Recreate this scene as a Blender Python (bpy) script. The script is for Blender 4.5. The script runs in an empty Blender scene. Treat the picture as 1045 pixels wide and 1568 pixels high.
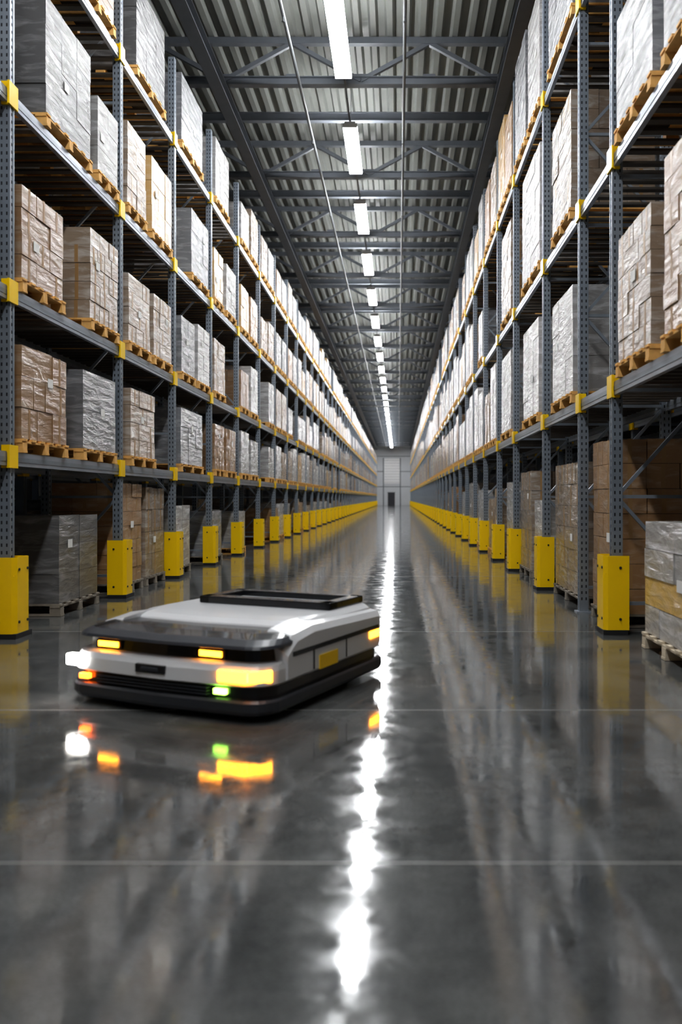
import bpy, math, random
from mathutils import Vector, Matrix
random.seed(7)
S = bpy.context.scene
C = S.collection

# ------------------------------------------------------------------ materials
def new_mat(name):
    m = bpy.data.materials.new(name); m.use_nodes = True
    nt = m.node_tree
    return m, nt, nt.nodes['Principled BSDF']

def simple(name, col, rough=.5, metal=0., noise=0.0, nscale=8., bump=0.0, emit=None, estr=0., coat=0.):
    m, nt, b = new_mat(name)
    b.inputs['Base Color'].default_value = (*col, 1)
    b.inputs['Roughness'].default_value = rough
    b.inputs['Metallic'].default_value = metal
    b.inputs['Coat Weight'].default_value = coat
    if emit:
        b.inputs['Emission Color'].default_value = (*emit, 1)
        b.inputs['Emission Strength'].default_value = estr
    if noise or bump:
        tc = nt.nodes.new('ShaderNodeTexCoord')
        n = nt.nodes.new('ShaderNodeTexNoise'); n.inputs['Scale'].default_value = nscale
        n.inputs['Detail'].default_value = 5
        nt.links.new(tc.outputs['Object'], n.inputs['Vector'])
        if noise:
            mx = nt.nodes.new('ShaderNodeMix'); mx.data_type = 'RGBA'
            mx.inputs['A'].default_value = (*[c*(1-noise) for c in col], 1)
            mx.inputs['B'].default_value = (*[min(1, c*(1+noise)) for c in col], 1)
            nt.links.new(n.outputs['Fac'], mx.inputs['Factor'])
            nt.links.new(mx.outputs['Result'], b.inputs['Base Color'])
        if bump:
            bp = nt.nodes.new('ShaderNodeBump'); bp.inputs['Strength'].default_value = bump
            bp.inputs['Distance'].default_value = .02
            nt.links.new(n.outputs['Fac'], bp.inputs['Height'])
            nt.links.new(bp.outputs['Normal'], b.inputs['Normal'])
    return m

def wrap_mat(name, c1, c2, film, filmcol=(.75,.77,.8), rough=.5, crumple=1.):
    """cartons seen through crumpled stretch film"""
    m, nt, b = new_mat(name)
    N = nt.nodes.new; L = nt.links.new
    tc = N('ShaderNodeTexCoord'); oi = N('ShaderNodeObjectInfo')
    mp = N('ShaderNodeMapping'); mp.inputs['Scale'].default_value = (1.2, 1.2, 5)
    mp.inputs['Rotation'].default_value = (.22, .1, 0)
    L(tc.outputs['Object'], mp.inputs['Vector'])
    n1 = N('ShaderNodeTexNoise'); n1.inputs['Scale'].default_value = 2.2; n1.inputs['Detail'].default_value = 6
    n1.inputs['Roughness'].default_value = .6; n1.inputs['Distortion'].default_value = .6
    L(mp.outputs['Vector'], n1.inputs['Vector'])
    n2 = N('ShaderNodeTexNoise'); n2.inputs['Scale'].default_value = 2.5; n2.inputs['Detail'].default_value = 3
    L(tc.outputs['Object'], n2.inputs['Vector'])
    base = N('ShaderNodeMix'); base.data_type = 'RGBA'
    base.inputs['A'].default_value = (*c1, 1); base.inputs['B'].default_value = (*c2, 1)
    L(n2.outputs['Fac'], base.inputs['Factor'])
    rp = N('ShaderNodeValToRGB'); rp.color_ramp.elements[0].position = .48; rp.color_ramp.elements[1].position = .68
    L(n1.outputs['Fac'], rp.inputs['Fac'])
    mu = N('ShaderNodeMath'); mu.operation = 'MULTIPLY'; mu.inputs[1].default_value = film
    L(rp.outputs['Color'], mu.inputs[0])
    mx = N('ShaderNodeMix'); mx.data_type = 'RGBA'
    L(mu.outputs[0], mx.inputs['Factor']); L(base.outputs['Result'], mx.inputs['A'])
    mx.inputs['B'].default_value = (*filmcol, 1)
    hs = N('ShaderNodeHueSaturation')
    mr = N('ShaderNodeMapRange'); mr.inputs['To Min'].default_value = .7; mr.inputs['To Max'].default_value = 1.15
    L(oi.outputs['Random'], mr.inputs['Value']); L(mr.outputs['Result'], hs.inputs['Value'])
    L(mx.outputs['Result'], hs.inputs['Color']); L(hs.outputs['Color'], b.inputs['Base Color'])
    b.inputs['Roughness'].default_value = rough
    b.inputs['Coat Weight'].default_value = 1.0
    b.inputs['Coat Roughness'].default_value = .11
    b.inputs['Coat IOR'].default_value = 1.5
    vo = N('ShaderNodeTexVoronoi'); vo.inputs['Scale'].default_value = 3; L(mp.outputs['Vector'], vo.inputs['Vector'])
    ad = N('ShaderNodeMath'); ad.operation = 'ADD'
    L(n1.outputs['Fac'], ad.inputs[0])
    v2 = N('ShaderNodeMath'); v2.operation = 'MULTIPLY'; v2.inputs[1].default_value = .35
    L(vo.outputs['Distance'], v2.inputs[0]); L(v2.outputs[0], ad.inputs[1])
    bp = N('ShaderNodeBump'); bp.inputs['Strength'].default_value = .8*crumple; bp.inputs['Distance'].default_value = .06
    L(ad.outputs[0], bp.inputs['Height']); L(bp.outputs['Normal'], b.inputs['Coat Normal'])
    bp2 = N('ShaderNodeBump'); bp2.inputs['Strength'].default_value = .28*crumple; bp2.inputs['Distance'].default_value = .02
    L(ad.outputs[0], bp2.inputs['Height']); L(bp2.outputs['Normal'], b.inputs['Normal'])
    return m

M = {}
M['steel'] = simple('rack_steel_galvanised', (.29,.33,.38), .34, .45, .18, 6)
M['beam'] = simple('rack_beam_grey', (.38,.42,.48), .30, .45, .15, 5)
M['hole'] = simple('slot_shadow_black', (.02,.022,.027), .8)
M['deck'] = simple('rack_deck_slats', (.08,.07,.06), .7, 0, .3, 5)
M['yellow'] = simple('safety_yellow_paint', (.98,.63,.0), .38, 0, .04, 9, 0, coat=.2)
M['black'] = simple('black_rubber', (.02,.021,.024), .5)
M['wood'] = simple('pallet_wood', (.74,.43,.14), .7, 0, .3, 14, .2)
M['woodgrey'] = simple('pallet_wood_weathered', (.26,.23,.19), .75, 0, .35, 14, .2)
M['woodwhite'] = simple('pallet_wood_pale', (.60,.52,.40), .7, 0, .25, 14, .2)
M['core'] = simple('load_core_dark', (.05,.045,.04), .9)
M['label'] = simple('paper_label', (.8,.8,.78), .6)
M['tape'] = simple('packing_tape', (.36,.22,.10), .3)
M['white'] = wrap_mat('white_film_wrap', (.30,.29,.28), (.46,.455,.45), .75, (.80,.81,.83))
M['gray'] = wrap_mat('grey_film_wrap', (.15,.155,.17), (.25,.255,.27), .6, (.56,.57,.59), crumple=.9)
M['dark'] = wrap_mat('dark_film_wrap', (.11,.11,.115), (.19,.19,.19), .5, (.48,.48,.49), crumple=.9)
M['card'] = wrap_mat('cardboard_film_wrap', (.33,.18,.08), (.42,.26,.135), .4, (.66,.57,.46), crumple=.65)
M['tan'] = wrap_mat('pale_carton_wrap', (.50,.31,.11), (.57,.38,.17), .35, (.72,.63,.49), crumple=.55)
M['mix'] = wrap_mat('carton_grey_wrap', (.29,.21,.145), (.38,.30,.225), .65, (.70,.67,.63), crumple=.85)
M['packy'] = wrap_mat('yellow_pack_wrap', (.62,.38,.08), (.66,.46,.18), .3, (.75,.72,.65))
M['truss'] = simple('roof_steel_grey', (.17,.185,.21), .45, .2, .15, 4)
M['pipe'] = simple('sprinkler_pipe_grey', (.16,.17,.18), .45, .2)
M['housing'] = simple('lamp_housing', (.5,.5,.5), .4)
M['strip'] = simple('led_diffuser', (1,1,1), .5, emit=(.97,.985,1.0), estr=88)
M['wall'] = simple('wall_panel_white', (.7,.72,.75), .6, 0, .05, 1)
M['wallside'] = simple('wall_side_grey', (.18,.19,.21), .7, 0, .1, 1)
M['doorm'] = simple('dock_door_white', (.95,.95,.96), .4)
M['doord'] = simple('door_dark', (.05,.05,.06), .5)
M['deckroof'] = simple('corrugated_roof_sheet', (.23,.24,.225), .5, .0, .15, 1.5)
M['joint'] = simple('floor_joint_filler', (.32,.32,.31), .5)
M['agvw'] = simple('agv_white_shell', (.66,.67,.69), .28, 0, coat=.4)
M['agvb'] = simple('agv_black_plastic', (.012,.013,.016), .22, 0, coat=.3)
M['agvd'] = simple('agv_dark_grey', (.04,.045,.055), .35)
M['agvg'] = simple('agv_mid_grey', (.35,.36,.37), .4)
M['lampw'] = simple('headlamp_white', (1,1,1), .3, emit=(1,.97,.9), estr=30)
M['lampo'] = simple('lamp_amber', (1,.5,.05), .3, emit=(1,.32,.015), estr=16)
M['lampr'] = simple('lamp_orange_red', (1,.2,.02), .3, emit=(1,.14,.01), estr=14)
M['lampg'] = simple('lamp_green', (.4,1,.1), .3, emit=(.40,1,.10), estr=9)

# polished concrete
def floor_mat():
    m, nt, b = new_mat('polished_concrete')
    N = nt.nodes.new; L = nt.links.new
    tc = N('ShaderNodeTexCoord')
    n1 = N('ShaderNodeTexNoise'); n1.inputs['Scale'].default_value = 1.3; n1.inputs['Detail'].default_value = 9
    n1.inputs['Roughness'].default_value = .7
    L(tc.outputs['Object'], n1.inputs['Vector'])
    rp = N('ShaderNodeValToRGB')
    rp.color_ramp.elements[0].position = .34; rp.color_ramp.elements[0].color = (.042,.045,.046,1)
    rp.color_ramp.elements[1].position = .68; rp.color_ramp.elements[1].color = (.13,.134,.132,1)
    L(n1.outputs['Fac'], rp.inputs['Fac'])
    n2 = N('ShaderNodeTexNoise'); n2.inputs['Scale'].default_value = 90; n2.inputs['Detail'].default_value = 4
    L(tc.outputs['Object'], n2.inputs['Vector'])
    mx = N('ShaderNodeMix'); mx.data_type = 'RGBA'; mx.blend_type = 'OVERLAY'; mx.inputs['Factor'].default_value = .7
    L(rp.outputs['Color'], mx.inputs['A']); L(n2.outputs['Fac'], mx.inputs['B'])
    L(mx.outputs['Result'], b.inputs['Base Color'])
    n3 = N('ShaderNodeTexNoise'); n3.inputs['Scale'].default_value = 5.0; n3.inputs['Detail'].default_value = 8
    n3.inputs['Roughness'].default_value = .7
    L(tc.outputs['Object'], n3.inputs['Vector'])
    mr = N('ShaderNodeMapRange'); mr.inputs['From Min'].default_value = .35; mr.inputs['From Max'].default_value = .65
    mr.inputs['To Min'].default_value = .03; mr.inputs['To Max'].default_value = .15
    L(n3.outputs['Fac'], mr.inputs['Value']); L(mr.outputs['Result'], b.inputs['Roughness'])
    # polishing differences: some patches less reflective
    ms = N('ShaderNodeMapRange'); ms.inputs['From Min'].default_value = .35; ms.inputs['From Max'].default_value = .65
    ms.inputs['To Min'].default_value = .85; ms.inputs['To Max'].default_value = .40
    L(n1.outputs['Fac'], ms.inputs['Value']); L(ms.outputs['Result'], b.inputs['Specular IOR Level'])
    b.inputs['IOR'].default_value = 1.6
    n4 = N('ShaderNodeTexNoise'); n4.inputs['Scale'].default_value = 1.5; n4.inputs['Detail'].default_value = 5
    n4.inputs['Roughness'].default_value = .5
    L(tc.outputs['Object'], n4.inputs['Vector'])
    bp = N('ShaderNodeBump'); bp.inputs['Strength'].default_value = .13; bp.inputs['Distance'].default_value = .018
    L(n4.outputs['Fac'], bp.inputs['Height']); L(bp.outputs['Normal'], b.inputs['Normal'])
    return m
M['floor'] = floor_mat()

# ------------------------------------------------------------------ mesh builder
class MB:
    def __init__(s): s.v=[]; s.f=[]; s.m=[]; s.mats=[]
    def mi(s, k):
        if k not in s.mats: s.mats.append(k)
        return s.mats.index(k)
    def box(s, c, d, k, rot=None):
        i=len(s.v); hx,hy,hz=d[0]/2,d[1]/2,d[2]/2
        P=[Vector((x,y,z)) for z in (-hz,hz) for y in (-hy,hy) for x in (-hx,hx)]
        if rot is not None: P=[rot@p for p in P]
        c=Vector(c); s.v+= [tuple(p+c) for p in P]
        for f in ((0,2,3,1),(4,5,7,6),(0,1,5,4),(2,6,7,3),(0,4,6,2),(1,3,7,5)):
            s.f.append(tuple(i+a for a in f)); s.m.append(s.mi(k))
    def bb(s, x0,x1,y0,y1,z0,z1,k):
        if x0>x1: x0,x1=x1,x0
        s.box(((x0+x1)/2,(y0+y1)/2,(z0+z1)/2),(x1-x0,y1-y0,z1-z0),k)
    def rod(s, a, b, w, h, k):
        a=Vector(a); b=Vector(b); d=b-a
        q=d.to_track_quat('Y','Z').to_matrix()
        s.box((a+b)/2,(w,d.length,h),k,q)
    def quad(s, P, k):
        i=len(s.v); s.v+=[tuple(p) for p in P]; s.f.append((i,i+1,i+2,i+3)); s.m.append(s.mi(k))
    def rings(s, R, k, cap0=True, cap1=True, capk=None):
        i=len(s.v); n=len(R[0])
        for r in R: s.v+=[tuple(p) for p in r]
        for a in range(len(R)-1):
            kk = k[a] if isinstance(k,list) else k
            for j in range(n):
                s.f.append((i+a*n+j, i+a*n+(j+1)%n, i+(a+1)*n+(j+1)%n, i+(a+1)*n+j)); s.m.append(s.mi(kk))
        k0 = k[0] if isinstance(k,list) else k; k1 = capk or (k[-1] if isinstance(k,list) else k)
        if cap0: s.f.append(tuple(i+j for j in reversed(range(n)))); s.m.append(s.mi(k0))
        if cap1: s.f.append(tuple(i+(len(R)-1)*n+j for j in range(n))); s.m.append(s.mi(k1))
    def cyl(s, c, r, h, k, axis='Z', n=16):
        R=[]
        for t in (-h/2,h/2):
            ring=[]
            for j in range(n):
                a=2*math.pi*j/n; u,w=r*math.cos(a),r*math.sin(a)
                p={'Z':(u,w,t),'X':(t,u,w),'Y':(w,t,u)}[axis]
                ring.append(Vector(c)+Vector(p))
            R.append(ring)
        s.rings(R,k)
    def mesh(s, name):
        me=bpy.data.meshes.new(name); me.from_pydata(s.v,[],s.f)
        for k in s.mats: me.materials.append(M[k])
        me.polygons.foreach_set('material_index', s.m); me.update(); return me

def obj(name, me, loc=(0,0,0), parent=None):
    o=bpy.data.objects.new(name, me); C.objects.link(o); o.location=loc
    if parent: o.parent=parent
    return o
def empty(name, loc=(0,0,0)):
    o=bpy.data.objects.new(name,None); C.objects.link(o); o.location=loc; o.empty_display_size=.2; return o

# ------------------------------------------------------------------ constants
F=1247.; HC=1.39
XL=-3.87; XR=2.2
YEND=150.
LX=[-0.6,2.2,5.0,8.15,11.38,14.11,16.87,19.7,22.76]
while LX[-1]<YEND-4.5: LX.append(LX[-1]+2.85)
RX=[-0.6,2.4,5.4,8.4,9.9,12.35,15.5,18.05]
while RX[-1]<YEND-4.5: RX.append(RX[-1]+2.85)
LZ=[1.85,3.50,5.46,7.63]
RZ=[2.58,4.92,7.45]

# ------------------------------------------------------------------ room
mb=MB(); mb.bb(-13,11,-9,YEND,-.2,0,'floor')
for y in (3.1,5.33,8.45,14.4,21,28,36,46,58,72,88,106,126):
    mb.bb(-13,11,y-.0035,y+.0035,-.01,.0006,'joint')
obj('floor', mb.mesh('floor'))
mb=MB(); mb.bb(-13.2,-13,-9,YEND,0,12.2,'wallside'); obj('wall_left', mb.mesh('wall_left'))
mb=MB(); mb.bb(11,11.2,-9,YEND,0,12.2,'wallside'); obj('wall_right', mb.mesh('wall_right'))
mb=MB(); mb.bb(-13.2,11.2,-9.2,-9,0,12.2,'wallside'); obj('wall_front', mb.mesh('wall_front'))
mb=MB(); mb.bb(-13.2,11.2,YEND,YEND+.2,0,12.2,'wall')
for z in (3.4,6.2,9.0): mb.bb(-13,11,YEND-.03,YEND,z-.06,z+.06,'truss')
obj('wall_back', mb.mesh('wall_back'))
mb=MB()
mb.bb(-2.6,.3,YEND-.12,YEND-.03,4.0,8.6,'doorm')
for i in range(9): mb.bb(-2.6,.3,YEND-.14,YEND-.12,4.2+i*.5,4.23+i*.5,'wallside')
for x in (-2.7,.4): mb.bb(x-.08,x+.08,YEND-.16,YEND-.03,0,8.7,'truss')
obj('door_1', mb.mesh('door_1'))
mb=MB(); mb.bb(-1.9,-.6,YEND-.1,YEND-.03,0,2.3,'doord'); mb.bb(-2.0,-.5,YEND-.12,YEND-.1,2.3,2.4,'truss')
mb.bb(-.8,-.72,YEND-.15,YEND-.1,1.0,1.15,'pipe'); obj('door_2', mb.mesh('door_2'))

# corrugated roof deck (ribs along the aisle)
mb=MB(); x=-13.2; per=.36; z0,z1=11.62,11.74
while x<11.2:
    pr=[(x,z0),(x+.12,z0),(x+.17,z1),(x+.31,z1),(x+per,z0)]
    for a,b in zip(pr[:-1],pr[1:]):
        mb.quad([(a[0],-9.2,a[1]),(a[0],YEND+.2,a[1]),(b[0],YEND+.2,b[1]),(b[0],-9.2,b[1])],'deckroof')
    x+=per
mb.bb(-13.2,11.2,-9.2,YEND+.2,11.8,11.9,'deckroof')
obj('ceiling', mb.mesh('ceiling'))

# roof trusses
def truss():
    mb=MB(); x0,x1=-12.95,10.95; zb,zt=10.55,11.45
    mb.bb(x0,x1,-.09,.09,zb-.015,zb,'truss'); mb.bb(x0,x1,-.09,.09,zb+.15,zb+.165,'truss'); mb.bb(x0,x1,-.012,.012,zb,zb+.15,'truss')
    mb.bb(x0,x1,-.07,.07,zt,zt+.14,'truss')
    w=1.52
    xs=[]; x=XL-w*5
    while x<x1-1: xs.append(x); x+=w
    for i in range(len(xs)-1):
        a,b=xs[i],xs[i+1]
        if i%2==1: mb.rod((a,0,zb+.1),(b,0,zt+.03),.09,.09,'truss')
        else: mb.rod((a,0,zt+.03),(b,0,zb+.1),.09,.09,'truss')
        mb.box((a,0,zb+.15),(.28,.02,.2),'truss')
    return mb.mesh('roof_truss')
tm=truss()
y=18.1-5.25*5
ty=[]
while y<YEND-1: ty.append(y); y+=5.25
for y in ty: obj('roof_truss',tm,(0,y,0))
def purlin():
    mb=MB(); x0,x1=-12.95,10.95
    for z in (10.95,11.15): mb.bb(x0,x1,-.08,.08,z,z+.015,'truss')
    mb.bb(x0,x1,-.012,.012,10.96,11.16,'truss'); return mb.mesh('roof_purlin')
pm=purlin()
for y in ty:
    obj('roof_purlin',pm,(0,y+2.62,0))
for X in (XL-.05,XR+.1):
    mb=MB(); 
    mb.bb(-.13,.13,-9,YEND,10.24,10.27,'truss'); mb.bb(-.13,.13,-9,YEND,10.5,10.53,'truss'); mb.bb(-.015,.015,-9,YEND,10.27,10.5,'truss')
    obj('roof_girder',mb.mesh('roof_girder'),(X,0,0))
def pipe(X,Z,r,name):
    mb=MB(); mb.cyl((0,(YEND-9)/2,Z),r,YEND+8.8,'pipe','Y',10)
    for y in ty:
        mb.cyl((0,y,(Z+10.53)/2),.008,10.53-Z,'pipe','Z',6)
        mb.cyl((0,y+2.4,Z-.07),.015,.1,'pipe','Z',8); mb.cyl((0,y+2.4,Z-.125),.035,.01,'pipe','Z',8)
    obj(name,mb.mesh(name),(X,0,0))
pipe(-2.15,10.42,.035,'sprinkler_pipe'); pipe(.13,10.42,.035,'sprinkler_pipe')

# strip lights
mb=MB(); mb.bb(-.17,.17,-1.4,1.4,-.035,.045,'strip'); mb.bb(-.13,.13,-1.42,1.42,.045,.10,'housing')
for e in (-1.41,1.41): mb.bb(-.175,.175,e-.012,e+.012,-.04,.06,'housing')
mb.bb(-.02,.02,-2.54,2.54,.10,.14,'pipe')
for e in (-1.,1.): mb.cyl((0,e,.62),.006,.98,'pipe','Z',6)
lm=mb.mesh('ceiling_strip_light')
y=21.0-5.1*5
while y<YEND-2:
    obj('ceiling_strip_light',lm,(-1.16,y,10.33)); y+=5.1

# ------------------------------------------------------------------ racks
def frame_mesh(s,H,levels,detail=True):
    mb=MB()
    for xx in (.05,1.05):
        c=s*xx
        mb.box((c,0,H/2),(.1,.1,H),'steel')
        mb.box((c,0,.008),(.18,.16,.016),'beam')
        for yy in (-.035,.035):
            mb.box((c-s*.053,yy,H/2),(.006,.024,H),'steel')
            mb.box((c+s*.053,yy,H/2),(.006,.024,H),'steel')
        if detail:
            z=.15
            while z<H-.05:
                for sy in (-1,1):
                    for dx in (-.026,.026):
                        yq=sy*.0512
                        P=[(c+dx-.008,yq,z),(c+dx+.008,yq,z),(c+dx+.008,yq,z+.034),(c+dx-.008,yq,z+.034)]
                        if sy>0: P.reverse()
                        mb.quad(P,'hole')
                xq=c-s*.0512
                mb.quad([(xq,-.013,z+.03),(xq,.013,z+.03),(xq,.013,z+.062),(xq,-.013,z+.062)],'hole')
                z+=.075
    z=.3; fl=0
    while z+1.1<H:
        mb.rod((s*.1,0,z),(s*1.0,0,z),.035,.035,'steel')
        a,b=(s*.1,s*1.0) if fl else (s*1.0,s*.1)
        mb.rod((a,.0,z+.05),(b,0,z+1.05),.035,.035,'steel')
        z+=1.1; fl^=1
    for lz in levels:
        mb.box((-s*.012,0,lz-.05),(.02,.19,.23),'yellow')
        mb.box((s*.028,-.062,lz-.05),(.085,.02,.23),'yellow')
        mb.box((s*.028,.062,lz-.05),(.085,.02,.23),'yellow')
        mb.box((s*1.112,0,lz-.05),(.02,.19,.23),'yellow')
    return mb.mesh('rack_frame')
def bay_mesh(s,L,levels):
    mb=MB(); h=L/2-.055
    for lz in levels:
        for xx in (.035,1.065):
            mb.box((s*xx,0,lz-.075),(.05,2*h,.13),'beam')
            mb.box((s*xx-s*.004,0,lz-.075),(.05,2*h,.045),'steel')
            mb.box((s*xx,0,lz-.005),(.036,2*h,.012),'beam')
        n=int(L/.22)
        for i in range(n):
            y=-h+.1+(2*h-.2)*i/(n-1)
            mb.bb(s*.06,s*1.04,y-.05,y+.05,lz-.04,lz-.014,'deck')
    return mb.mesh('rack_bay_beams')
def guard_mesh(s):
    mb=MB(); w=.165; 
    out=[(s*.14,-w),(-s*.075,-w),(-s*.115,-w+.045),(-s*.115,w-.045),(-s*.075,w),(s*.14,w)]
    t=.012
    inn=[(s*.14,-w+t),(-s*.07,-w+t),(-s*.103,-w+.05),(-s*.103,w-.05),(-s*.07,w-t),(s*.14,w-t)]
    loop=out+inn[::-1]
    mb.rings([[Vector((a,b,z)) for a,b in loop] for z in (.05,.80)],'yellow',False,False)
    n=len(out)
    for z in (.05,.80):
        for j in range(n-1):
            mb.quad([(*out[j],z),(*out[j+1],z),(*inn[j+1],z),(*inn[j],z)],'yellow')
    mb.box((s*.0,0,.025),(.25,.35,.05),'black')
    mb.box((-s*.01,0,.62),(.18,.30,.012),'yellow')
    for z in (.16,.68):
        for yy in (-.09,.09): mb.cyl((-s*.118,yy,z),.014,.012,'black','X',8)
        mb.cyl((s*.05,-w-.003,z),.014,.012,'black','Y',8)
    return mb.mesh('column_guard')

for s,X,YS,ZS,H in ((-1,XL,LX,LZ,9.0),(1,XR,RX,RZ,9.3)):
    rack=empty('pallet_rack',(X,0,0))
    fm=frame_mesh(s,H,ZS,True); gm=guard_mesh(s); cache={}
    for i,y in enumerate(YS):
        obj('upright_frame',fm,(0,y,0),rack)
        if not (s==1 and abs(y-9.9)<.01):
            obj('column_guard',gm,(0,y,0),None).location=(X,y,0)
        if i+1<len(YS):
            L=round(YS[i+1]-y,3)
            if L not in cache: cache[L]=bay_mesh(s,L,ZS)
            obj('bay_beams',cache[L],(0,y+L/2,0),rack)
    rack2=empty('pallet_rack',(X+s*1.35,0,0))
    fm2=frame_mesh(s,H,ZS,False)
    for i,y in enumerate(YS):
        obj('upright_frame',fm2,(0,y,0),rack2)
        if i+1<len(YS):
            L=round(YS[i+1]-y,3); obj('bay_beams',cache[L],(0,y+L/2,0),rack2)

# ------------------------------------------------------------------ pallet loads
def load_mesh(dx,dy,h,k,seed,pal='wood'):
    """origin: bottom centre; h includes pallet"""
    r=random.Random(seed); mb=MB()
    px,py=dx,dy
    for i in range(3):
        y=-py/2+.06+(py-.12)*i/2
        mb.box((0,y,.011),(px,.1,.022),pal)
        for j in range(3):
            x=-px/2+.07+(px-.14)*j/2
            mb.box((x,y,.061),(.13,.1,.078),pal)
    for j in range(3):
        x=-px/2+.07+(px-.14)*j/2; mb.box((x,0,.110),(.12,py,.02),pal)
    n=6
    for j in range(n):
        y=-py/2+.055+(py-.11)*j/(n-1); mb.box((0,y,.131),(px,.095,.022),pal)
    z0=.143; H=h-z0
    lx,ly=dx-.05,dy-.05
    smooth = k in ('white','gray','dark')
    nz=max(2,round(H/r.choice((.22,.27,.34)))); ny=max(2,round(ly/.38)); nx=max(2,round(lx/.42))
    if smooth: nz=max(2,round(H/r.choice((.3,.4)))); ny=max(2,round(ly/.5)); nx=2
    mb.bb(-lx/2+.03,lx/2-.03,-ly/2+.03,ly/2-.03,z0,h-.03,'core')
    cz=H/nz
    jt=.004 if smooth else .006
    for a in range(nz):
        nyy = ny if a%2==0 or smooth else ny+ (1 if r.random()<.4 else 0)
        kk=k
        if k=='packy': kk='packy' if a in (1,) else 'white'
        oz=r.uniform(-.005,.005)
        for j in range(nyy):
            for i in range(nx):
                if 0<j<nyy-1 and 0<i<nx-1 and a<nz-1: continue
                sx,sy=lx/nx,ly/nyy
                g=.003 if smooth else .005
                jx=r.uniform(-jt,jt); jy=r.uniform(-jt*.7,jt*.7)+oz
                top=r.uniform(-.012,.004) if a==nz-1 else 0
                mb.box((-lx/2+sx*(i+.5)+jx,-ly/2+sy*(j+.5)+jy,z0+cz*(a+.5)+top/2),(sx-g,sy-g,cz-g+top),kk)
                if k in('card','tan','mix') and r.random()<.6:
                    yc=-ly/2+sy*(j+.5)+jy; xc=-lx/2+sx*(i+.5)+jx
                    if i in(0,nx-1):
                        sg=-1 if i==0 else 1
                        mb.box((xc+sg*(sx-g)/2,yc,z0+cz*(a+.5)),(.002,.045,cz*.96),'tape')
                    if j==0: mb.box((xc,yc-(sy-g)/2,z0+cz*(a+.5)),(.045,.002,cz*.96),'tape')
    for sg in (-1,1):
        if r.random()<.8:
            yy=r.uniform(-dy*.3,dy*.3); zz=z0+H*r.uniform(.35,.75)
            mb.box((sg*(lx/2+.008),yy,zz),(.003,.13,.1),'label')
    return mb.mesh('pallet_load')

names={'white':'film_wrapped_pallet_load','gray':'film_wrapped_pallet_load','dark':'film_wrapped_pallet_load',
       'card':'cardboard_carton_pallet_load','tan':'cardboard_carton_pallet_load','mix':'cardboard_carton_pallet_load','packy':'film_wrapped_pallet_load'}
seedc=[100]
def place(s,X,z,y0,y1,h,k,pal='wood',dep=1.12,off=.0):
    seedc[0]+=1
    me=load_mesh(dep,y1-y0,h,k,seedc[0],pal)
    obj(names[k],me,(X+s*(dep/2-.03+off),(y0+y1)/2,z+.003))

LEX={ # (level, bay start): loads
 (0,3):[(9.5,10.75,1.18,'dark','woodgrey')],
 (0,4):[(11.65,12.6,1.6,'card','woodgrey'),(12.75,13.8,1.55,'mix','woodgrey')],
 (0,5):[(14.4,15.5,1.25,'white','woodgrey')],
 (0,6):[(17.2,18.3,1.1,'gray','woodgrey')],
 (1,3):[(8.33,9.5,1.12,'card'),(9.95,11.15,1.12,'gray')],
 (1,4):[(11.75,12.95,1.13,'mix')],
 (1,5):[(14.45,16.1,1.15,'gray')],
 (1,6):[(17.15,18.1,1.1,'card'),(18.3,19.4,1.1,'card')],
 (2,3):[(8.33,9.42,1.12,'card'),(10.2,11.25,1.3,'mix')],
 (2,4):[(11.65,12.7,1.12,'mix'),(12.85,13.9,1.12,'mix')],
 (2,5):[(14.5,15.5,1.15,'gray'),(15.7,16.7,1.25,'white')],
 (2,6):[(17.1,18.2,1.25,'mix')],
 (3,3):[(8.9,10.25,1.45,'dark'),(10.45,11.25,1.1,'white')],
 (3,4):[(11.6,12.5,1.32,'mix'),(12.75,13.9,1.3,'tan')],
 (3,5):[(15.2,16.6,1.35,'gray')],
 (3,6):[(17.1,18.0,1.2,'tan'),(18.3,19.4,1.2,'white')],
 (4,3):[(8.5,9.6,1.2,'mix'),(9.9,11.1,1.3,'card')],
 (4,4):[(12.0,13.5,1.45,'dark')],
 (4,5):[(14.5,16.1,1.35,'gray')],
 (4,6):[(17.2,18.6,1.4,'white')],
}
REX={
 (0,2):[(6.35,7.6,1.18,'packy','woodwhite')],
 (0,3):[(8.65,9.6,2.02,'card','woodgrey')],
 (0,4):[(10.2,11.9,1.85,'mix','woodgrey')],
 (0,5):[(12.6,13.7,1.35,'white','woodgrey'),(14.0,15.25,1.85,'mix','woodgrey')],
 (0,6):[(15.8,17.2,1.7,'white','woodgrey')],
 (1,2):[(7.05,8.15,1.38,'mix'),(5.65,6.75,1.6,'card')],
 (1,3):[],
 (1,4):[(10.2,11.6,1.5,'white')],
 (1,5):[(12.7,14.3,1.65,'white')],
 (1,6):[(15.8,17.3,1.7,'white')],
 (2,2):[(7.0,8.2,1.25,'gray'),(5.65,6.75,1.5,'gray')],
 (2,3):[],
 (2,4):[(10.3,11.6,1.65,'mix')],
 (2,5):[(12.6,14.4,2.0,'white')],
 (2,6):[(15.8,17.3,1.9,'mix')],
 (3,3):[(8.6,9.7,1.6,'mix')],
 (3,4):[(10.2,11.9,1.9,'gray')],
 (3,5):[(12.6,13.8,1.9,'white'),(14.0,15.3,2.0,'gray')],
}
rv=random.Random(5)
def pick(r): 
    return r.choices(['white','gray','card','tan','mix'],[.40,.07,.17,.12,.24])[0]
VAR={}
for k in ('white','gray','card','tan','mix'):
    for hh in (1.05,1.2,1.35,1.6,1.85):
        VAR[(k,hh)]=load_mesh(1.12,1.08,hh,k,rv.randint(0,9999))
stored=empty('stored_pallet_loads')
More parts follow.
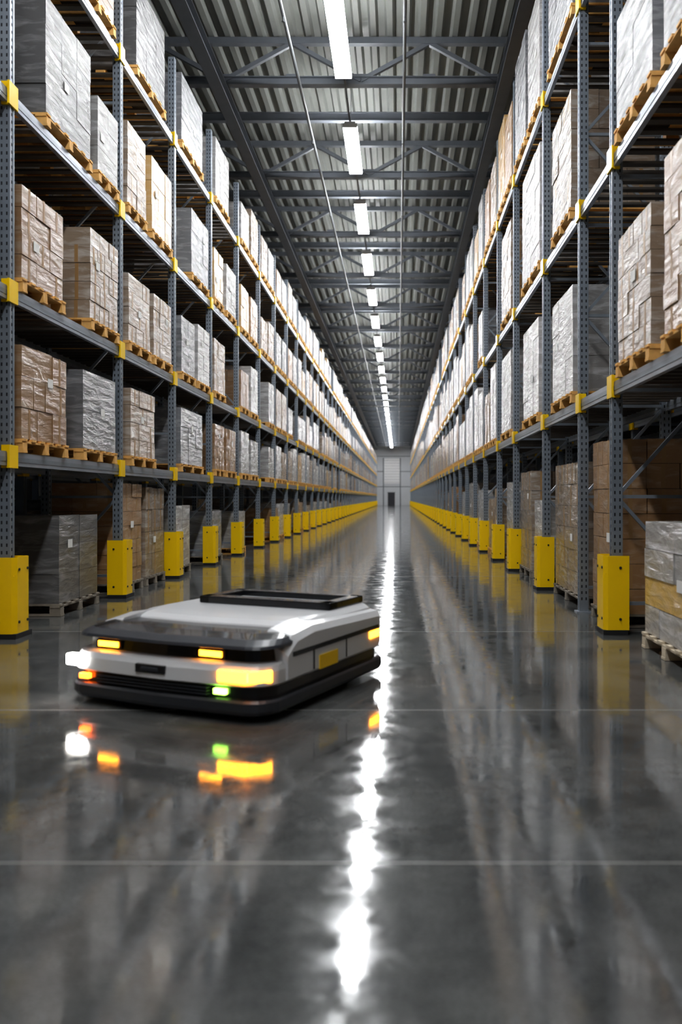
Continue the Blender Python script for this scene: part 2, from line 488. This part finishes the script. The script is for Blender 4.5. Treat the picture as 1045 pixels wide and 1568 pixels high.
for s,X,YS,ZS,EX in ((-1,XL,LX,LZ,LEX),(1,XR,RX,RZ,REX)):
    for li,z in enumerate([0]+ZS):
        hs = ((1.05,1.2,1.35) if s<0 else (1.35,1.6,1.6,1.85))
        for i in range(len(YS)-1):
            if (li,i) in EX:
                for e in EX[(li,i)]:
                    place(s,X,z,e[0],e[1],e[2],e[3],e[4] if len(e)>4 else 'wood', off=.1 if li==0 else 0.)
                continue
            y0,L=YS[i],YS[i+1]-YS[i]
            for c in ((.28,.72) if L>2 else (.5,)):
                if rv.random()<(.25 if li==0 else .12): continue
                k=pick(rv); hh=rv.choice(hs)
                o=obj('pallet_load',VAR[(k,hh)],(X+s*(.53+(.1 if li==0 else 0)),y0+L*c+rv.uniform(-.03,.03),z+.003),stored)
        for i in range(2,14):   # back-to-back row
            y0,L=YS[i],YS[i+1]-YS[i]
            for c in ((.28,.72) if L>2 else (.5,)):
                if rv.random()<.3: continue
                obj('pallet_load',VAR[(pick(rv),rv.choice(hs))],(X+s*(1.35+.56),y0+L*c,z+.003),stored)

# ------------------------------------------------------------------ automated guided vehicle
agv=empty('automated_guided_vehicle',(-.81,4.93,0)); ang=math.radians(-24)
W=1.62; LEN=1.7
agv.rotation_euler=(0,0,ang)
# local frame: x from -W (far front corner) to 0 (near corner), y from 0 (front) to LEN (rear)
def outline(fi,si,ri,cf=.16,cr=.10,z=0.,cf2=None):
    x0,x1=-W+si,-si; y0,y1=fi,LEN-ri
    def arc(p0,pc,p1,n=5):
        out=[]
        for t in range(n+1):
            t/=n; out.append(tuple((1-t)**2*p0[q]+2*t*(1-t)*pc[q]+t*t*p1[q] for q in (0,1)))
        return out
    P=[]
    P+=arc((x0,y0+cf),(x0+.03,y0+.03),(x0+cf,y0))
    P+=[(x0+W*.5-si,y0-.035)]
    P+=arc((x1-cf,y0),(x1-.03,y0+.03),(x1,y0+cf))
    P+=arc((x1,y1-cr),(x1,y1),(x1-cr,y1))
    P+=arc((x0+cr,y1),(x0,y1),(x0,y1-cr))
    return [Vector((a,b,z)) for a,b in P]
def part(name,mb,bev=.0,smooth=False):
    o=obj(name,mb.mesh(name),parent=agv)
    if bev:
        m=o.modifiers.new('b','BEVEL'); m.width=bev; m.segments=3; m.limit_method='ANGLE'
    return o
mb=MB()   # bumper skirt
mb.rings([outline(.04,.04,.04,z=.03),outline(.0,.0,.0,z=.05),outline(-.012,-.012,-.01,z=.075),outline(-.012,-.012,-.01,z=.125),outline(.0,.0,.0,z=.14),outline(.03,.02,.02,z=.145)],
         ['agvb','agvd','agvd','agvd','agvb'])
part('bumper_skirt',mb)
mb=MB()   # lower dark band with grille
mb.rings([outline(.035,.03,.03,z=.14),outline(.035,.03,.03,z=.225)],'agvb')
for z in (.16,.18,.20): mb.bb(-W+.30,-.42,-.012,.03,z-.004,z+.004,'agvd')
part('grille_band',mb)
mb=MB()   # white band
mb.rings([outline(.03,.02,.02,z=.215),outline(.0,.005,.01,z=.23),outline(.01,.005,.01,z=.31),outline(.03,.015,.01,z=.345),outline(.06,.03,.02,z=.355)],'agvw')
part('front_fascia',mb)
mb=MB()   # dark recessed waist
mb.rings([outline(.12,.06,.03,z=.35),outline(.13,.07,.03,z=.45)],'agvb'); part('sensor_recess',mb)
mb=MB()   # visor
mb.rings([outline(.06,.03,.02,z=.44),outline(.03,.005,.01,z=.448),outline(.04,.01,.01,z=.466),outline(.12,.04,.02,z=.495),outline(.24,.10,.04,z=.515)],
         ['agvb','agvd','agvd','agvb'],capk='agvb')
part('visor_hood',mb)
for sg,xa in ((1,-.0),(-1,-W)):
    mb=MB()
    xo=xa+.006*sg; xi=xa-.20*sg
    pr=[(.24,.215),(LEN-.10,.215),(LEN-.06,.30),(LEN-.06,.50),(.62,.53),(.36,.50),(.24,.42)]
    R=[[Vector((xi,a,b+(.03 if b>.4 else 0))) for a,b in pr],[Vector((xo-.03*sg,a,b)) for a,b in pr],[Vector((xo,a+(.02 if a<.5 else -.02),b+(.02 if b<.3 else -.04))) for a,b in pr]]
    if sg<0: R=[[p for p in reversed(r)] for r in R]
    mb.rings(R,'agvw')
    o=part('side_panel',mb)
    mb=MB()
    mb.bb(xo-.002*sg,xo+.004*sg,.32,LEN-.10,.37,.40,'agvb')
    mb.bb(xo-.002*sg,xo+.004*sg,.58,.595,.24,.37,'agvb')
    mb.bb(xo-.002*sg,xo+.004*sg,1.05,1.06,.24,.37,'agvb')
    mb.bb(xo-.002*sg,xo+.006*sg,.66,.92,.225,.32,'yellow')
    mb.bb(xo-.002*sg,xo+.008*sg,LEN-.26,LEN-.09,.31,.36,'lampo')
    part('side_trim',mb)
mb=MB()
def deck(fi,si,ri,z,cf=.2): return outline(fi,si,ri,cf,.08,z)
mb.rings([deck(.46,.06,.03,.47),deck(.50,.08,.04,.525),deck(.56,.11,.06,.55),deck(.70,.14,.08,.56)],'agvw'); part('top_deck',mb)
mb=MB()
mb.bb(-W+.32,-.16,1.10,1.60,.55,.57,'agvg')
mb.bb(-W+.30,-.14,1.08,1.20,.56,.615,'agvb'); mb.bb(-W+.30,-W+.40,1.08,1.62,.56,.615,'agvb'); mb.bb(-.24,-.14,1.08,1.62,.56,.615,'agvb')
mb.bb(-W+.30,-.14,1.54,1.62,.56,.615,'agvb')
part('load_cradle',mb,.012)
mb=MB(); mb.bb(-W+.02,-W+.20,-.010,.05,.25,.325,'lampw'); o=part('headlamp_clear',mb,.01)
mb=MB(); mb.bb(-.34,-.13,-.016,.04,.245,.32,'lampo'); part('headlamp_amber',mb,.01)
mb=MB()
mb.box((-.075,.065,.2825),(.15,.03,.073),'lampo',Matrix.Rotation(math.radians(46),3,'Z')); part('corner_lamp',mb,.006)
mb=MB()
for x in (-W+.30,-.47): mb.bb(x-.085,x+.085,.09,.125,.375,.41,'lampo')
for x in (-W+.30,-.47): mb.bb(x-.11,x+.11,.10,.128,.365,.42,'agvb')
part('indicator_lamps',mb)
mb=MB(); mb.bb(-W/2-.16,-W/2+.08,-.04,.0,.26,.315,'agvb'); mb.bb(-W/2-.11,-W/2+.03,-.046,-.03,.275,.30,'agvd'); part('badge',mb,.006)
mb=MB(); mb.bb(-W+.13,-W+.21,.0,.04,.165,.20,'lampr'); mb.bb(-.38,-.29,-.0,.04,.165,.20,'lampg'); part('marker_lamps',mb,.004)
for x in (-W+.2,-.2):
    for y in (.35,LEN-.35):
        mb=MB(); mb.cyl((x,y,.075),.075,.07,'black','X',20); mb.cyl((x,y,.075),.03,.08,'agvg','X',12); part('wheel',mb)

# ------------------------------------------------------------------ world, camera
w=bpy.data.worlds.new('World'); S.world=w; w.use_nodes=True
w.node_tree.nodes['Background'].inputs[0].default_value=(.5,.55,.6,1); w.node_tree.nodes['Background'].inputs[1].default_value=.2
cd=bpy.data.cameras.new('camera'); cam=bpy.data.objects.new('camera',cd); C.objects.link(cam); S.camera=cam
cam.location=(0,0,HC); cam.rotation_euler=(math.radians(90),0,0)
cd.sensor_fit='HORIZONTAL'; cd.sensor_width=36; cd.lens=F/1045*36
cd.shift_x=(522.5-610)/1045; cd.shift_y=(762-784)/1045
cd.clip_end=400
cd.dof.use_dof=True; cd.dof.focus_distance=11.5; cd.dof.aperture_fstop=1.6
S.view_settings.view_transform='Standard'
try: S.view_settings.look='Medium High Contrast'
except Exception as e: print('look',e)
